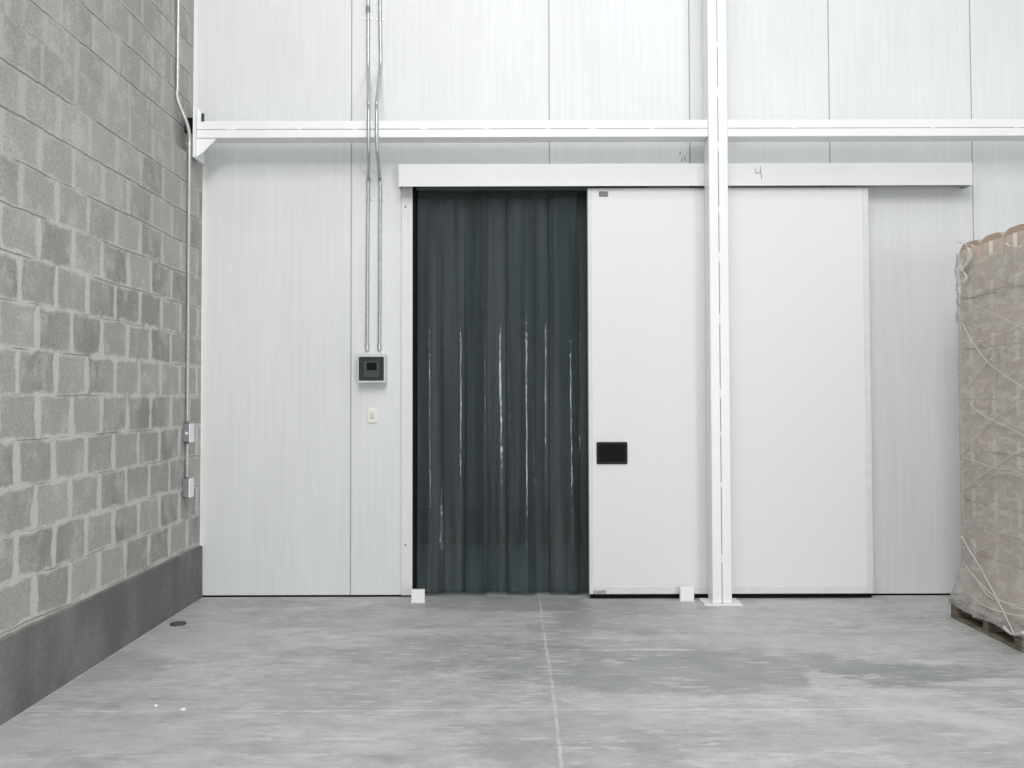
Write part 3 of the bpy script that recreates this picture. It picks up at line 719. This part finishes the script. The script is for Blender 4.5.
crumple([(956, 240), (961, 242.5), (968, 244.5), (975, 246)], 0.012, 1)
crumple([(969, 247), (972, 255), (968, 263), (964, 270)], 0.022, 2)
crumple([(964, 258), (963, 268), (967, 276), (966, 283)], 0.020, 3)
crumple([(961, 280), (961, 290), (962, 298)], 0.010, 4)
for pts, r_ in (([(1006, 243), (1010, 246), (1014, 244.5)], 0.005), ([(1018, 248), (1022, 246)], 0.005)):
    strand(pts, r_, m_fold, 'film_fold')
for pts, r_ in (([(952, 601), (960, 599), (968, 602)], 0.006), ([(1004, 627), (1012, 634), (1024, 633)], 0.010)):
    strand(pts, r_, m_fold, 'film_fold', flare=True)

# ================================================================== SMALL THINGS ON THE FLOOR
def crumb(px, py, sx, sy, sz, mat, name, label, cat, seed):
    p = PZ(px, py); bm = bmesh.new(); bmesh.ops.create_icosphere(bm, subdivisions=3, radius=1)
    for v in bm.verts:
        q = 1 + 0.35 * noise.noise(v.co * 1.6 + Vector((seed, 0, 0)))
        v.co = Vector((p.x + v.co.x * sx * q, p.y + v.co.y * sy * q, max(0, sz * 0.5 + v.co.z * sz * q)))
    tag(mesh(name, bm, mat, smooth=True), label, cat)
crumb(177.5, 624.5, 0.050, 0.055, 0.010, simple('dark_dirt', (0.09, 0.085, 0.06), 0.9, bd=0.002), 'dirt_clump', 'small dark clump of dirt on floor near block wall', 'dirt', 1)
crumb(183, 710, 0.012, 0.016, 0.006, m_white, 'plaster_crumb', 'white plaster crumb on the floor, right one of two', 'crumb', 2)
crumb(156, 706, 0.009, 0.012, 0.005, m_white, 'plaster_crumb', 'white plaster crumb on the floor, nearer block wall', 'crumb', 5)

# ================================================================== LIGHT
w = bpy.data.worlds.new('world'); S.world = w; w.use_nodes = True
w.node_tree.nodes['Background'].inputs[0].default_value = (0.93, 0.97, 1.0, 1); w.node_tree.nodes['Background'].inputs[1].default_value = 0.62
def area(name, loc, target, sx, sy, power, col=(1, 0.99, 0.97)):
    l = bpy.data.lights.new(name, 'AREA'); l.shape = 'RECTANGLE'; l.size = sx; l.size_y = sy; l.energy = power; l.color = col
    o = bpy.data.objects.new(name, l); C.objects.link(o); o.location = loc
    o.rotation_euler = (Vector(target) - Vector(loc)).to_track_quat('-Z', 'Y').to_euler(); return o
# high-bay lamps under the roof, plus added fills for cold room and boxes
area('high_bay_or_fill_lamp', (0.6, 0.6, 6.6), (0.7, 8.0, 1.6), 2.6, 1.6, 148)
area('high_bay_or_fill_lamp', (1.5, 5.2, 6.9), (1.3, 8.0, 2.8), 1.4, 0.8, 30)
area('high_bay_or_fill_lamp', (-0.5, -4.0, 6.8), (-1.0, 5.0, 0.5), 2.0, 1.2, 260)
area('cold_room_fill', (0.4, 8.9, 3.35), (0.4, 10.6, 0.6), 1.2, 0.3, 17, (0.9, 1.0, 0.98))  # added, unseen lamp that lifts the room behind the strips
area('high_bay_or_fill_lamp', (-1.0, 2.0, 6.7), (2.9, 6.6, 1.0), 1.6, 1.2, 58)  # added fill from the left, brightens the side face of the boxes
# open loading door behind the camera, to the right
area('loading_doorway', (5.2, -8.0, 1.45), (0.0, 8.0, 1.4), 1.8, 2.7, 330, (0.96, 0.98, 1.0))
S.view_settings.view_transform = 'Standard'; S.view_settings.look = 'None'; S.view_settings.gamma = 1.0
S.view_settings.exposure = 0.0
S.view_settings.use_curve_mapping = False
S.cycles.max_bounces = 8; S.cycles.transparent_max_bounces = 24
